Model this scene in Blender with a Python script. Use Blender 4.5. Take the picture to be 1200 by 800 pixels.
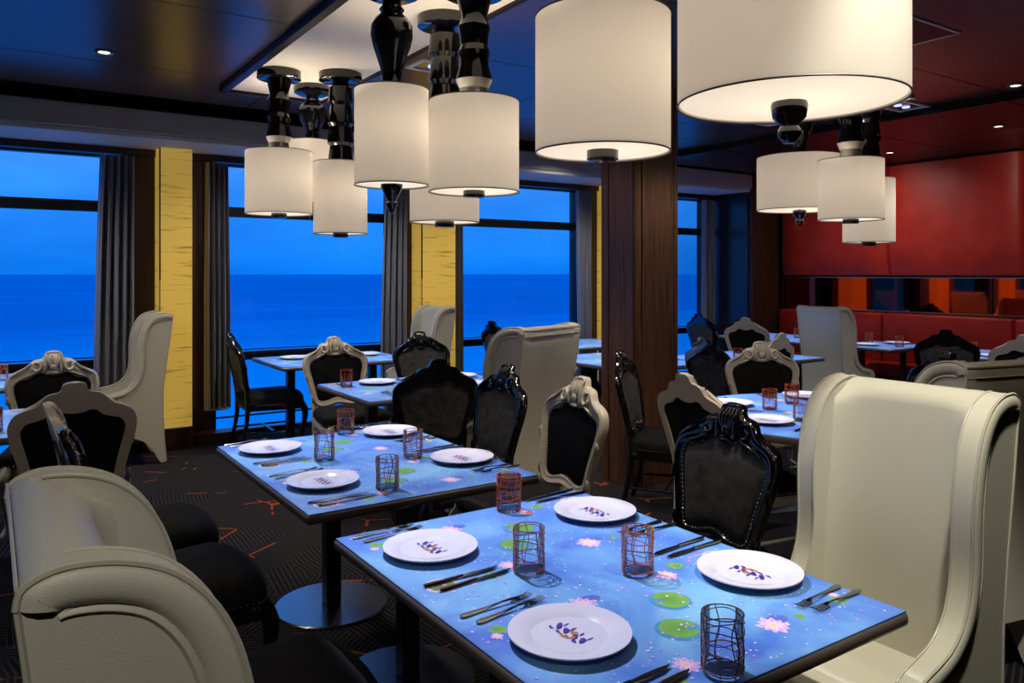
import bpy, bmesh, math, random
from mathutils import Vector, Matrix
from mathutils.geometry import tessellate_polygon
for o in list(bpy.data.objects): bpy.data.objects.remove(o)
SC = bpy.context.scene
COL = SC.collection
PI = math.pi
random.seed(7)

# ------------------------------------------------------------------ camera
cam_d = bpy.data.cameras.new('camera'); cam = bpy.data.objects.new('camera', cam_d); COL.objects.link(cam)
cam_d.sensor_width = 36; cam_d.lens = 36*915/1200; cam_d.shift_y = -79/1200
cam_d.clip_start = .05; cam_d.clip_end = 60000
cam.location = (0, 0, 1.55)
cam.rotation_euler = (math.radians(90), 0, math.radians(-(90-56.165)))
SC.camera = cam
SC.view_settings.view_transform = 'Standard'; SC.view_settings.look = 'None'
SC.view_settings.exposure = 0.0; SC.view_settings.gamma = 1; SC.view_settings.use_curve_mapping = False

# ------------------------------------------------------------------ dusk sky
W = bpy.data.worlds.new('dusk_sky'); SC.world = W; W.use_nodes = True
nt = W.node_tree; nt.nodes.clear()
wo = nt.nodes.new('ShaderNodeOutputWorld'); bg = nt.nodes.new('ShaderNodeBackground')
tc = nt.nodes.new('ShaderNodeTexCoord'); sp = nt.nodes.new('ShaderNodeSeparateXYZ'); rp = nt.nodes.new('ShaderNodeValToRGB')
nt.links.new(tc.outputs['Generated'], sp.inputs[0]); nt.links.new(sp.outputs['Z'], rp.inputs[0])
e = rp.color_ramp.elements
e[0].position = 0.0; e[0].color = (.003, .21, .90, 1); e[1].position = .20; e[1].color = (.09, .36, 1.0, 1)
e2 = rp.color_ramp.elements.new(.08); e2.color = (.022, .27, 1.0, 1)
ns = nt.nodes.new('ShaderNodeTexNoise'); ns.inputs['Scale'].default_value = 3.5; ns.inputs['Detail'].default_value = 5
mp = nt.nodes.new('ShaderNodeMapping'); mp.inputs['Scale'].default_value = (1, 1, 4)
nt.links.new(tc.outputs['Generated'], mp.inputs[0]); nt.links.new(mp.outputs[0], ns.inputs[0])
mr = nt.nodes.new('ShaderNodeMapRange'); mr.inputs[1].default_value = .3; mr.inputs[2].default_value = .75; mr.inputs[3].default_value = .74; mr.inputs[4].default_value = 1.35
nt.links.new(ns.outputs[0], mr.inputs[0])
vm = nt.nodes.new('ShaderNodeVectorMath'); vm.operation = 'SCALE'
nt.links.new(rp.outputs[0], vm.inputs[0]); nt.links.new(mr.outputs[0], vm.inputs['Scale'])
nt.links.new(vm.outputs[0], bg.inputs[0]); bg.inputs[1].default_value = 1.0
nt.links.new(bg.outputs[0], wo.inputs[0])

# ------------------------------------------------------------------ lights of the room: ceiling downlights and added fill spots
PROJ = []   # table projectors, filled with the tables
def spot(name, loc, target, energy, color, size, blend=.6, radius=.05):
    d = bpy.data.lights.new(name, 'SPOT'); d.energy = energy; d.color = color
    d.spot_size = math.radians(size); d.spot_blend = blend; d.shadow_soft_size = radius
    o = bpy.data.objects.new(name, d); COL.objects.link(o); o.location = loc
    o.rotation_euler = (Vector(target)-Vector(loc)).to_track_quat('-Z', 'Y').to_euler()
    return o
NEUTRAL = (1, .96, .86)
WARM = (1, .86, .68)
spot('downlight_and_fill', (1.62, .62, 2.9), (2.12, 1.28, .8), 190, (1, .96, .80), 50)  # added key on the right wing chair, stands in for pendant glow
spot('downlight_and_fill', (-.35, -.45, 2.9), (.2, 1.15, .9), 68, (1, .95, .84), 36)
spot('downlight_and_fill', (.75, .95, 2.88), (.1, 1.25, .9), 12, (1, .95, .84), 50)
spot('downlight_and_fill', (.5, 5.486, 2.9), (.6, 5.4, 0), 60, WARM, 110)
spot('downlight_and_fill', (2.5, 6.35, 2.9), (2.5, 6.9, 0), 75, (1, .93, .85), 130)
spot('downlight_and_fill', (5.2, 6.35, 2.9), (5.2, 6.9, 0), 75, (1, .93, .85), 130)
spot('downlight_and_fill', (-.6, 6.35, 2.9), (-.3, 6.9, 0), 75, (1, .93, .85), 130)
spot('downlight_and_fill', (4.0, 3.3, 2.9), (4.1, 4.1, 1.0), 48, WARM, 70)  # added to brighten the walnut column's right face
spot('downlight_and_fill', (3.2, 4.35, 2.9), (3.87, 4.4, .8), 14, (.9, .85, 1), 70)  # added to brighten the walnut column's left face
spot('downlight_and_fill', (2.35, 2.55, 2.9), (2.65, 2.6, 0), 85, WARM, 75)  # added warm fill for the mid-room chairs
spot('downlight_and_fill', (2.75, 3.3, 2.9), (3.0, 3.6, 0), 85, WARM, 80)  # second added mid-room fill, no fixture above
spot('downlight_and_fill', (2.7, 5.6, 2.9), (2.7, 5.5, 0), 60, WARM, 100)  # added warm fill around the middle table
spot('downlight_and_fill', (6.287, 2.714, 2.9), (6.0, 3.2, 0), 80, (.9, .93, 1), 100)
spot('downlight_and_fill', (5.6, 5.4, 2.9), (5.3, 5.2, 0), 45, (.95, .95, 1), 100)  # added fill for the area behind the walnut column
spot('downlight_and_fill', (7.689, 3.448, 2.83), (9.1, 3.6, 1.1), 46, (1, .85, .75), 150, 1)
spot('downlight_and_fill', (8.1, 5.2, 2.83), (9.1, 5.6, 1.0), 56, (1, .85, .75), 150, 1)
spot('downlight_and_fill', (2.7, .7, 2.9), (3.1, 1.4, 1.0), 20, WARM, 60)  # added fill on the wing chair at the right edge
spot('downlight_and_fill', (-.6, 3.4, 2.9), (.1, 3.5, .6), 40, WARM, 80)  # added fill on the chairs at left

# ------------------------------------------------------------------ materials
def mat(name, color=(.5, .5, .5), rough=.5, metal=0, spec=.5, coat=0, trans=0, emis=None, estr=0, ior=1.45, sheen=0):
    m = bpy.data.materials.new(name); m.use_nodes = True
    b = m.node_tree.nodes['Principled BSDF']
    b.inputs['Base Color'].default_value = (*color, 1); b.inputs['Roughness'].default_value = rough
    b.inputs['Metallic'].default_value = metal; b.inputs['Specular IOR Level'].default_value = spec
    b.inputs['Coat Weight'].default_value = coat; b.inputs['Coat Roughness'].default_value = .08
    b.inputs['Transmission Weight'].default_value = trans; b.inputs['IOR'].default_value = ior
    b.inputs['Sheen Weight'].default_value = sheen
    if emis: b.inputs['Emission Color'].default_value = (*emis, 1); b.inputs['Emission Strength'].default_value = estr
    return m
def N(m, t, **kw):
    n = m.node_tree.nodes.new(t)
    for k, v in kw.items(): setattr(n, k, v)
    return n
def L(m, a, b): m.node_tree.links.new(a, b)
def BS(m): return m.node_tree.nodes['Principled BSDF']
def coords(m, scale=(1, 1, 1), kind='Object', rot=(0, 0, 0)):
    t = N(m, 'ShaderNodeTexCoord'); p = N(m, 'ShaderNodeMapping')
    p.inputs['Scale'].default_value = scale; p.inputs['Rotation'].default_value = rot
    L(m, t.outputs[kind], p.inputs[0]); return p.outputs[0]
def noise_color(m, vec, c1, c2, scale=5, detail=6, lo=.3, hi=.7, target='Base Color'):
    n = N(m, 'ShaderNodeTexNoise'); n.inputs['Scale'].default_value = scale; n.inputs['Detail'].default_value = detail
    L(m, vec, n.inputs[0]); r = N(m, 'ShaderNodeValToRGB'); L(m, n.outputs[0], r.inputs[0])
    r.color_ramp.elements[0].position = lo; r.color_ramp.elements[0].color = (*c1, 1)
    r.color_ramp.elements[1].position = hi; r.color_ramp.elements[1].color = (*c2, 1)
    L(m, r.outputs[0], BS(m).inputs[target]); return n, r
def bump(m, vec, scale, strength, dist=.01, detail=3):
    n = N(m, 'ShaderNodeTexNoise'); n.inputs['Scale'].default_value = scale; n.inputs['Detail'].default_value = detail
    L(m, vec, n.inputs[0]); b = N(m, 'ShaderNodeBump'); b.inputs['Strength'].default_value = strength; b.inputs['Distance'].default_value = dist
    L(m, n.outputs[0], b.inputs['Height']); L(m, b.outputs[0], BS(m).inputs['Normal'])
def wood(name, c1, c2, rough, scale=(30, 30, 1.2), coat=0, kind='Object'):
    m = mat(name, c1, rough, coat=coat); noise_color(m, coords(m, scale, kind), c1, c2, 2.5, 8); return m

M = {}
M['ceil_wood'] = wood('dark_ceiling_veneer', (.040, .020, .013), (.080, .038, .024), .27, (1.2, 30, 30), coat=.0)
BS(M['ceil_wood']).inputs['Specular IOR Level'].default_value = .6
M['ceil_dark'] = wood('black_brown_ceiling_veneer', (.010, .005, .005), (.022, .009, .007), .3, (30, 1.2, 30))
BS(M['ceil_dark']).inputs['Specular IOR Level'].default_value = .15
M['trim_wood'] = wood('walnut_trim', (.020, .008, .004), (.055, .021, .010), .35)
M['col_wood'] = wood('walnut_column_veneer', (.038, .016, .009), (.15, .068, .034), .35, (26, 26, 1.0))
M['black'] = mat('black_shadow_gap', (.005, .005, .005), 1.0, spec=0)
M['plaster'] = mat('grey_plaster', (.38, .365, .35), .8)
M['plaster_low'] = mat('pale_plaster_strip', (.58, .56, .56), .7)
M['white_panel'] = mat('cream_ceiling_paint', (.82, .75, .64), .6)
M['frame_black'] = mat('black_window_frame', (.008, .009, .012), .25)
M['leather'] = mat('cream_leather', (.60, .57, .47), .42, spec=.4)
bump(M['leather'], coords(M['leather']), 420, .25, .002, 2)
M['leather_pipe'] = mat('cream_leather_piping', (.52, .49, .40), .4)
M['foot'] = mat('black_foot', (.01, .01, .01), .4)
M['white_wood'] = mat('ivory_lacquered_wood', (.58, .53, .45), .35, spec=.4)
M['black_wood'] = mat('black_lacquered_wood', (.006, .006, .008), .12, spec=.6, coat=.6)
M['velvet'] = mat('black_velvet', (.010, .010, .012), .8, spec=.2, sheen=.0)
noise_color(M['velvet'], coords(M['velvet']), (.004, .004, .005), (.010, .010, .012), 14)
M['velvet_grey'] = mat('charcoal_velvet', (.035, .035, .037), .75, spec=.25); noise_color(M['velvet_grey'], coords(M['velvet_grey']), (.045, .045, .046), (.10, .10, .102), 22)
M['nail_w'] = mat('ivory_nailheads', (.6, .55, .48), .3)
M['nail_b'] = mat('dark_nailheads', (.45, .45, .48), .25, metal=.8)
M['table_edge'] = mat('bronze_brown_table_edge', (.10, .078, .066), .35)
M['pedestal'] = mat('black_pedestal_steel', (.008, .008, .010), .35)
M['disc'] = mat('satin_black_base_plate', (.28, .30, .34), .22, metal=1)
M['china'] = mat('white_china', (.62, .60, .66), .14)
M['steel'] = mat('polished_steel', (.35, .36, .38), .16, metal=1)
M['print_violet'] = mat('violet_print', (.045, .02, .25), .4)
M['print_gold'] = mat('gold_print', (.40, .17, .03), .4)
M['print_dark'] = mat('dark_print', (.10, .02, .08), .4)
M['red'] = mat('red_leather', (.30, .014, .012), .45, spec=.35)
noise_color(M['red'], coords(M['red']), (.26, .014, .008), (.38, .024, .012), 3)
M['mirror'] = mat('red_tinted_mirror', (.50, .06, .03), .03, metal=1)
M['chrome'] = mat('thin_metal_trim', (.35, .3, .28), .25, metal=1)
M['cane'] = mat('lamp_black_lacquer', (.004, .004, .005), .05, spec=.6, coat=.5)
M['clear'] = mat('clear_acrylic', (.8, .8, .8), .05, trans=.8)
M['curtain'] = mat('grey_satin_curtain', (.24, .24, .27), .5)
M['wall_dark'] = wood('dark_back_wall', (.02, .009, .006), (.045, .02, .012), .5)

# lamp fabric: lets the bulb shine through
def fabric(name, col, em):
    m = bpy.data.materials.new(name); m.use_nodes = True; t = m.node_tree; t.nodes.clear()
    o = t.nodes.new('ShaderNodeOutputMaterial'); a = t.nodes.new('ShaderNodeAddShader'); mx = t.nodes.new('ShaderNodeMixShader')
    d = t.nodes.new('ShaderNodeBsdfDiffuse'); r = t.nodes.new('ShaderNodeBsdfTranslucent'); em_ = t.nodes.new('ShaderNodeEmission')
    d.inputs[0].default_value = (*col, 1); r.inputs[0].default_value = (*col, 1); em_.inputs[0].default_value = (1, .84, .66, 1); em_.inputs[1].default_value = em
    mx.inputs[0].default_value = .55
    t.links.new(d.outputs[0], mx.inputs[1]); t.links.new(r.outputs[0], mx.inputs[2]); t.links.new(mx.outputs[0], a.inputs[0]); t.links.new(em_.outputs[0], a.inputs[1]); t.links.new(a.outputs[0], o.inputs[0])
    return m
M['shade'] = fabric('cream_lampshade_fabric', (.49, .455, .415), .17)
M['diffuser'] = fabric('lamp_diffuser', (.62, .60, .56), .60)

def thin_glass(name, tint, refl=.06):
    m = bpy.data.materials.new(name); m.use_nodes = True; t = m.node_tree; t.nodes.clear()
    o = t.nodes.new('ShaderNodeOutputMaterial'); mx = t.nodes.new('ShaderNodeMixShader'); tr = t.nodes.new('ShaderNodeBsdfTransparent'); g = t.nodes.new('ShaderNodeBsdfGlossy')
    tr.inputs[0].default_value = (*tint, 1); g.inputs[1].default_value = .02
    f = t.nodes.new('ShaderNodeFresnel'); f.inputs[0].default_value = 1.45; ml = t.nodes.new('ShaderNodeMath'); ml.operation = 'MULTIPLY'; ml.inputs[1].default_value = refl/.06
    ml.use_clamp = True
    t.links.new(f.outputs[0], ml.inputs[0]); t.links.new(ml.outputs[0], mx.inputs[0]); t.links.new(tr.outputs[0], mx.inputs[1]); t.links.new(g.outputs[0], mx.inputs[2]); t.links.new(mx.outputs[0], o.inputs[0])
    return m
M['pane'] = thin_glass('window_glass', (.93, .96, 1), .015)
M['glass'] = thin_glass('tumbler_glass', (.93, .95, .97), .05)
M['glass_base'] = mat('thick_glass_base', (.85, .88, .95), .03, trans=1, ior=1.45)
M['thread'] = mat('rust_red_glass_thread', (.42, .10, .035), .25)
M['thread_o'] = mat('amber_glass_band', (.55, .10, .02), .2, emis=(.5, .12, .03), estr=.0)

# onyx, lit from behind
m = M['onyx'] = mat('backlit_yellow_onyx', (.55, .42, .10), .35)
n, r = noise_color(m, coords(m, (2.2, 2.2, 30)), (.30, .15, .02), (.62, .40, .07), 1.6, 8, .26, .42, 'Emission Color')
L(m, r.outputs[0], BS(m).inputs['Base Color']); BS(m).inputs['Emission Strength'].default_value = .48

# carpet
m = M['carpet'] = mat('patterned_carpet', (.02, .02, .025), .95, spec=.1)
v = coords(m, (1, 1, 1))
vo = N(m, 'ShaderNodeTexVoronoi'); vo.inputs['Scale'].default_value = 3.2; L(m, v, vo.inputs['Vector'])
sx = N(m, 'ShaderNodeSeparateColor'); L(m, vo.outputs['Color'], sx.inputs[0])
def MT(m, op, a, b=None, c=None):
    n = N(m, 'ShaderNodeMath', operation=op)
    for i, x in enumerate((a, b, c)):
        if x is None: continue
        if isinstance(x, (int, float)): n.inputs[i].default_value = x
        else: L(m, x, n.inputs[i])
    return n.outputs[0]
ang = MT(m, 'MULTIPLY', sx.outputs[0], 6.283)
sv = N(m, 'ShaderNodeSeparateXYZ'); L(m, v, sv.inputs[0])
q = MT(m, 'ADD', MT(m, 'MULTIPLY', sv.outputs[0], MT(m, 'COSINE', ang)), MT(m, 'MULTIPLY', sv.outputs[1], MT(m, 'SINE', ang)))
stripe = MT(m, 'GREATER_THAN', MT(m, 'SINE', MT(m, 'MULTIPLY', q, 250)), .45)
vo2 = N(m, 'ShaderNodeTexVoronoi', feature='DISTANCE_TO_EDGE'); vo2.inputs['Scale'].default_value = 1.9; L(m, v, vo2.inputs['Vector'])
nz = N(m, 'ShaderNodeTexNoise'); nz.inputs['Scale'].default_value = 2.1; L(m, v, nz.inputs[0])
orange = MT(m, 'MULTIPLY', MT(m, 'LESS_THAN', vo2.outputs[0], .011), MT(m, 'GREATER_THAN', nz.outputs[0], .56))
m1 = N(m, 'ShaderNodeMix', data_type='RGBA'); m1.inputs['A'].default_value = (.012, .011, .014, 1); m1.inputs['B'].default_value = (.044, .040, .044, 1); L(m, stripe, m1.inputs['Factor'])
m2 = N(m, 'ShaderNodeMix', data_type='RGBA'); m2.inputs['B'].default_value = (.36, .075, .018, 1); L(m, m1.outputs['Result'], m2.inputs['A']); L(m, orange, m2.inputs['Factor'])
L(m, m2.outputs['Result'], BS(m).inputs['Base Color'])

# the projector's pond picture: light painted into the table top colour
def pond(name):
    m = mat(name, (.1, .3, .6), .38, spec=.3)
    v = coords(m, (1, 1, 1)); n = N(m, 'ShaderNodeTexNoise'); n.inputs['Scale'].default_value = 2.6; n.inputs['Detail'].default_value = 4; n.inputs['Distortion'].default_value = 1.2
    L(m, v, n.inputs[0]); r = N(m, 'ShaderNodeValToRGB'); L(m, n.outputs[0], r.inputs[0])
    r.color_ramp.elements[0].position = .34; r.color_ramp.elements[0].color = (.055, .14, .48, 1)
    r.color_ramp.elements[1].position = .66; r.color_ramp.elements[1].color = (.19, .42, .62, 1)
    x = r.color_ramp.elements.new(.5); x.color = (.115, .27, .56, 1)
    L(m, r.outputs[0], BS(m).inputs['Base Color']); return m
M['pond'] = pond('projected_pond_water')
def vcol(name):
    m = mat(name, (.5, .5, .5), .4, spec=.3); a = N(m, 'ShaderNodeAttribute'); a.attribute_name = 'Col'; L(m, a.outputs['Color'], BS(m).inputs['Base Color']); return m
M['print'] = vcol('painted_pond_projection')

# sea
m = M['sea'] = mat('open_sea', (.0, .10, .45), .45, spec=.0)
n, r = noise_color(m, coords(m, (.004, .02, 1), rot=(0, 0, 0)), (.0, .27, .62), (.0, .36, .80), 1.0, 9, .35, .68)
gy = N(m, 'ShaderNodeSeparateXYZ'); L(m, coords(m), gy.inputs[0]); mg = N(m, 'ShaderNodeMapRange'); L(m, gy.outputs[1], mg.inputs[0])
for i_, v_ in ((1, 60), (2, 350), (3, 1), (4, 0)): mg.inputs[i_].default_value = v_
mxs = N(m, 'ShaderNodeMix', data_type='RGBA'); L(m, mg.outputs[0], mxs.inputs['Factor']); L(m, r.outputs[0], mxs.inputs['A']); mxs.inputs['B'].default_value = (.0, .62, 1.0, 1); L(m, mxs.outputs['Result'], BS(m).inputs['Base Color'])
bump(m, coords(m, (.08, .2, 1)), 1.0, .35, 1.0)

# ------------------------------------------------------------------ mesh helpers
class B:
    def __init__(s): s.b = bmesh.new()
    def box(s, x0, y0, z0, x1, y1, z1, bev=0, seg=2, mi=0):
        vs = [s.b.verts.new(p) for p in ((x0, y0, z0), (x1, y0, z0), (x1, y1, z0), (x0, y1, z0), (x0, y0, z1), (x1, y0, z1), (x1, y1, z1), (x0, y1, z1))]
        fs = [s.b.faces.new([vs[i] for i in f]) for f in ((3, 2, 1, 0), (4, 5, 6, 7), (0, 1, 5, 4), (1, 2, 6, 5), (2, 3, 7, 6), (3, 0, 4, 7))]
        for f in fs: f.material_index = mi
        if bev: bmesh.ops.bevel(s.b, geom=list({e for f in fs for e in f.edges}), offset=bev, segments=seg, affect='EDGES', profile=.5)
        return s
    def grid(s, rows, closed=False, cap0=False, cap1=False, flip=False, mi=0):
        R = [[s.b.verts.new(p) for p in r] for r in rows]
        n = len(R[0])
        for i in range(len(R)-1):
            for j in range(n if closed else n-1):
                k = (j+1) % n; f = [R[i][j], R[i][k], R[i+1][k], R[i+1][j]]
                if flip: f.reverse()
                try: s.b.faces.new(f).material_index = mi
                except ValueError: pass
        if cap0: s.b.faces.new(R[0] if flip else R[0][::-1]).material_index = mi
        if cap1: s.b.faces.new(R[-1][::-1] if flip else R[-1]).material_index = mi
        return s
    def lathe(s, prof, n=32, c=(0, 0, 0), cap0=True, cap1=True, mi=0, tri=None):
        s.grid([[(c[0]+r*math.cos(2*PI*k/n), c[1]+r*math.sin(2*PI*k/n), c[2]+z) for k in range(n)] for r, z in prof], True, cap0, cap1, mi=mi); return s
    def tube(s, pts, rad, n=8, caps=True, mi=0):
        pts = [Vector(p) for p in pts]; rows = []
        up = None
        for i, p in enumerate(pts):
            t = (pts[min(i+1, len(pts)-1)]-pts[max(i-1, 0)]).normalized()
            if up is None: up = t.orthogonal().normalized()
            up = (up - t*up.dot(t)).normalized(); sd = t.cross(up)
            r = rad[i] if isinstance(rad, (list, tuple)) else rad
            rows.append([tuple(p+up*(r*math.cos(2*PI*k/n))+sd*(r*math.sin(2*PI*k/n))) for k in range(n)])
        s.grid(rows, True, caps, caps, mi=mi); return s
    def ball(s, c, r, u=8, v=6, mi=0):
        if not isinstance(r, (tuple, list)): r = (r, r, r)
        rows = []
        for i in range(v+1):
            a = PI*i/v; a = max(.02, min(PI-.02, a))
            rows.append([(c[0]+r[0]*math.sin(a)*math.cos(2*PI*k/u), c[1]+r[1]*math.sin(a)*math.sin(2*PI*k/u), c[2]-r[2]*math.cos(a)) for k in range(u)])
        s.grid(rows, True, True, True, mi=mi); return s
    def poly(s, pts, z0, z1, plane='xz', mi=0):
        def P(a, b, h): return (a, h, b) if plane == 'xz' else (a, b, h)
        A = [s.b.verts.new(P(a, b, z0)) for a, b in pts]; C = [s.b.verts.new(P(a, b, z1)) for a, b in pts]
        fs = []
        for t in tessellate_polygon([[Vector((a, b, 0)) for a, b in pts]]):
            fs.append(s.b.faces.new([A[k] for k in t])); fs.append(s.b.faces.new([C[k] for k in reversed(t)]))
        for i in range(len(pts)): j = (i+1) % len(pts); fs.append(s.b.faces.new([A[i], C[i], C[j], A[j]]))
        for f in fs: f.material_index = mi
        return s
    def mapv(s, fn):
        for v in s.b.verts: v.co = Vector(fn(*v.co))
        return s
    def out(s, name, mats, parent=None, smooth=40, loc=None, rz=0):
        bmesh.ops.recalc_face_normals(s.b, faces=s.b.faces)
        me = bpy.data.meshes.new(name); s.b.to_mesh(me); s.b.free()
        for m_ in (mats if isinstance(mats, (list, tuple)) else [mats]): me.materials.append(m_)
        if smooth:
            me.polygons.foreach_set('use_smooth', [True]*len(me.polygons))
            me.set_sharp_from_angle(angle=math.radians(smooth))
        o = bpy.data.objects.new(name, me); COL.objects.link(o); o.parent = parent
        if loc is not None: o.location = loc
        if rz: o.rotation_euler = (0, 0, rz)
        return o
def tag(o, label=None, cat=None, group=None, kind=None):
    if label: o['label'] = label
    if cat: o['category'] = cat
    if group: o['group'] = group
    if kind: o['kind'] = kind
    return o
def empty(name, loc=(0, 0, 0), rz=0, **kw):
    o = bpy.data.objects.new(name, None); COL.objects.link(o); o.location = loc; o.rotation_euler = (0, 0, rz); o.empty_display_size = .1
    return tag(o, **kw)
def copy_tree(o, parent=None):
    c = o.copy(); COL.objects.link(c); c.parent = parent
    for ch in list(o.children): copy_tree(ch, c)
    return c
def piece(src, loc, parent=None, rz=None):
    c = src.copy(); COL.objects.link(c); c.location = loc
    if parent: c.parent = parent
    if rz is not None: c.rotation_euler = (0, 0, rz)
    return c
def catmull(p, n=6, closed=False):
    out = []; m_ = len(p)
    for i in range(m_ if closed else m_-1):
        g = lambda k: p[k % m_] if closed else p[max(0, min(m_-1, k))]
        a, b, c, d = (g(i-1), g(i), g(i+1), g(i+2))
        for k in range(n):
            t = k/n
            out.append(tuple(.5*((2*b[j])+(-a[j]+c[j])*t+(2*a[j]-5*b[j]+4*c[j]-d[j])*t*t+(-a[j]+3*b[j]-3*c[j]+d[j])*t**3) for j in range(len(b))))
    if not closed: out.append(tuple(p[-1]))
    return out
def resample(p, n, closed=True):
    q = list(p)+([p[0]] if closed else []); d = [0]
    for i in range(len(q)-1): d.append(d[-1]+math.dist(q[i], q[i+1]))
    out = []; k = 0
    for i in range(n):
        s_ = d[-1]*i/(n if closed else n-1)
        while k < len(d)-2 and d[k+1] < s_: k += 1
        t = (s_-d[k])/max(1e-9, d[k+1]-d[k]); out.append(tuple(q[k][j]+(q[k+1][j]-q[k][j])*t for j in range(len(q[k]))))
    return out
def S_(o): return tag(o, kind='structure')

# ------------------------------------------------------------------ setting
ZC = 2.94; YE = 6.75; XD = 6.5; XR = 9.1
S_(B().box(-4.5, -3.5, -.05, 9.6, 7.95, 0).out('floor', M['carpet'], smooth=0))
# ceiling: veneer panels with open joints under a black slab
ceil = S_(B().box(-4.5, -3.5, ZC+.02, 9.6, 7.9, ZC+.12).out('ceiling', M['black'], smooth=0))
ys = [-3.5, -1.42, .01, 1.44, 2.87, 4.30, 5.73, YE]; xs = [-4.5, -3.52, -1.75, .02, 1.79, 3.56, 5.33, XD]
for i in range(len(xs)-1):
    for j in range(len(ys)-1):
        g = .004; w = (xs[i+1]-xs[i])/2-g; h = (ys[j+1]-ys[j])/2-g
        B().box(-w, -h, 0, w, h, .018, .002, 1).out('ceiling_panel', M['ceil_wood'], ceil, smooth=0, loc=((xs[i]+xs[i+1])/2, (ys[j]+ys[j+1])/2, ZC))
for j in range(len(ys)-1):
    for xa, xb in ((XD, 7.8), (7.8, XR+.4)):
        w = (xb-xa)/2-.004; h = (ys[j+1]-ys[j])/2-.004
        B().box(-w, -h, 0, w, h, .08, .003, 1).out('lowered_ceiling_panel', M['ceil_dark'], ceil, smooth=0, loc=((xa+xb)/2, (ys[j]+ys[j+1])/2, ZC-.06))
# bulkhead over the windows
S_(B().box(-4.5, 6.95, 2.70, 8.57, 7.95, 2.89, .012, 2).out('trim_1', M['plaster'], smooth=0))
S_(B().box(-4.5, 6.97, 2.662, 8.55, 7.66, 2.698, .004, 1).out('trim_2', M['plaster_low'], smooth=0))
S_(B().box(-4.5, 6.7, ZC-.012, 8.57, 6.76, ZC+.03).out('trim_3', M['black'], smooth=0))

# window wall
WY = 7.78
def window(i, x0, x1):
    fr = S_(B().box(x0, WY-.03, 0, x1, WY+.05, .045).box(x0, WY-.03, 2.585, x1, WY+.05, 2.70).box(x0, WY-.03, 0, x0+.05, WY+.05, 2.7).box(x1-.05, WY-.03, 0, x1, WY+.05, 2.7).out('window_%d' % i, M['frame_black'], smooth=0))
    B().box(x0+.03, WY-.05, 2.10, x1-.03, WY+.02, 2.195, .004, 1).out('transom_bar', M['frame_black'], fr, smooth=0)
    B().box(x0+.03, WY-.07, .72, x1-.03, WY+.02, .80, .006, 1).box(x0+.03, WY-.075, .815, x1-.03, WY-.06, .825).out('guard_rail', M['frame_black'], fr, smooth=0)
    B().box(x0+.03, WY-.04, .17, x1-.03, WY+.0, .185).out('lower_rail', M['frame_black'], fr, smooth=0)
    for a, b in ((.045, .72), (.80, 2.10), (2.195, 2.585)):
        B().box(x0+.05, WY+.005, a, x1-.05, WY+.017, b).out('pane', M['pane'], fr, smooth=0)
colx = [-3.99, -1.39, 1.245, 3.81, 6.42, 9.03]
for i in range(4):
    pass
cw = [(.27), (.27), (.27), (.41), (.41)]
def curtain(x0, x1, z0, z1, sway, label):
    n = 60; rows = []
    ph = random.random()*6
    for k in range(15):
        t = k/14; z = z1+(z0-z1)*t
        a, b = x0+sway[0]*math.sin(t*PI*.5), x1+sway[1]*math.sin(t*PI*.5)
        rows.append([(a+(b-a)*i/n, 7.56+.042*math.sin(i/n*PI*9+ph+.3*math.sin(t*3))+.012*math.sin(i*1.7+t*2), z) for i in range(n+1)])
    b_ = B().grid(rows); 
    bk = [[(x, y+.006, z) for x, y, z in r_] for r_ in rows]
    b_.grid(bk, flip=True); b_.box(x0+.0, 7.52, z0-.012, x1, 7.61, z0+.004, .003, 1)
    o = b_.out('curtain', M['curtain'], smooth=60); tag(o, label, 'curtain', 'grey window curtains')
wins = [(-4.3, -1.45), (-1.06, 1.03), (1.75, 3.62), (4.35, 6.22), (7.0, 8.5)]
for i, (a, b) in enumerate(wins): window(i+1, a, b)
curtain(.80, 1.06, .30, 2.58, (-.05, .0), 'grey curtain left of the nearest yellow column, right end of first window')
curtain(1.66, 1.86, .30, 2.58, (.0, .02), 'grey curtain just right of the nearest yellow column')
curtain(3.46, 3.72, .30, 2.58, (-.06, .0), 'grey curtain left of the second yellow column')
curtain(4.25, 4.40, .30, 2.58, (.0, .0), 'narrow grey curtain right of the second yellow column')
curtain(6.02, 6.24, .30, 2.58, (.03, .0), 'grey curtain left of the walnut column, right end of third window')
curtain(8.28, 8.47, .30, 2.58, (-.0, .0), 'grey curtain at right end of last window, beside blue-lit walnut panel')
# walls between windows: walnut jambs and ledges
k = 0
for a, b in ((-1.45, -1.06), (1.03, 1.75), (3.62, 4.35), (6.22, 7.0)):
    S_(B().box(a, 7.64, 0, b, 7.95, 2.70).out('trim_%d' % (4+k), M['trim_wood'], smooth=0)); k += 1
S_(B().box(-4.5, 7.60, 2.60, 8.57, 7.76, 2.70).out('trim_8', M['trim_wood'], smooth=0))
S_(B().box(-4.5, 7.85, -.05, 9.6, 7.95, .02).out('wall_front', M['trim_wood'], smooth=0))
for nm, a, b in (('baseboard_1', -1.0, 1.245), ('baseboard_2', 1.515, 1.93), ('baseboard_3', 3.3, 3.81), ('baseboard_4', 4.22, 4.5)):
    if nm != 'baseboard_1': S_(B().box(a, 7.46, 0, b, 7.66, .09, .006, 1).out(nm, M['trim_wood'], smooth=0))
    else: S_(B().box(.98, 7.46, 0, b, 7.66, .09, .006, 1).out(nm, M['trim_wood'], smooth=0))
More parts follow.
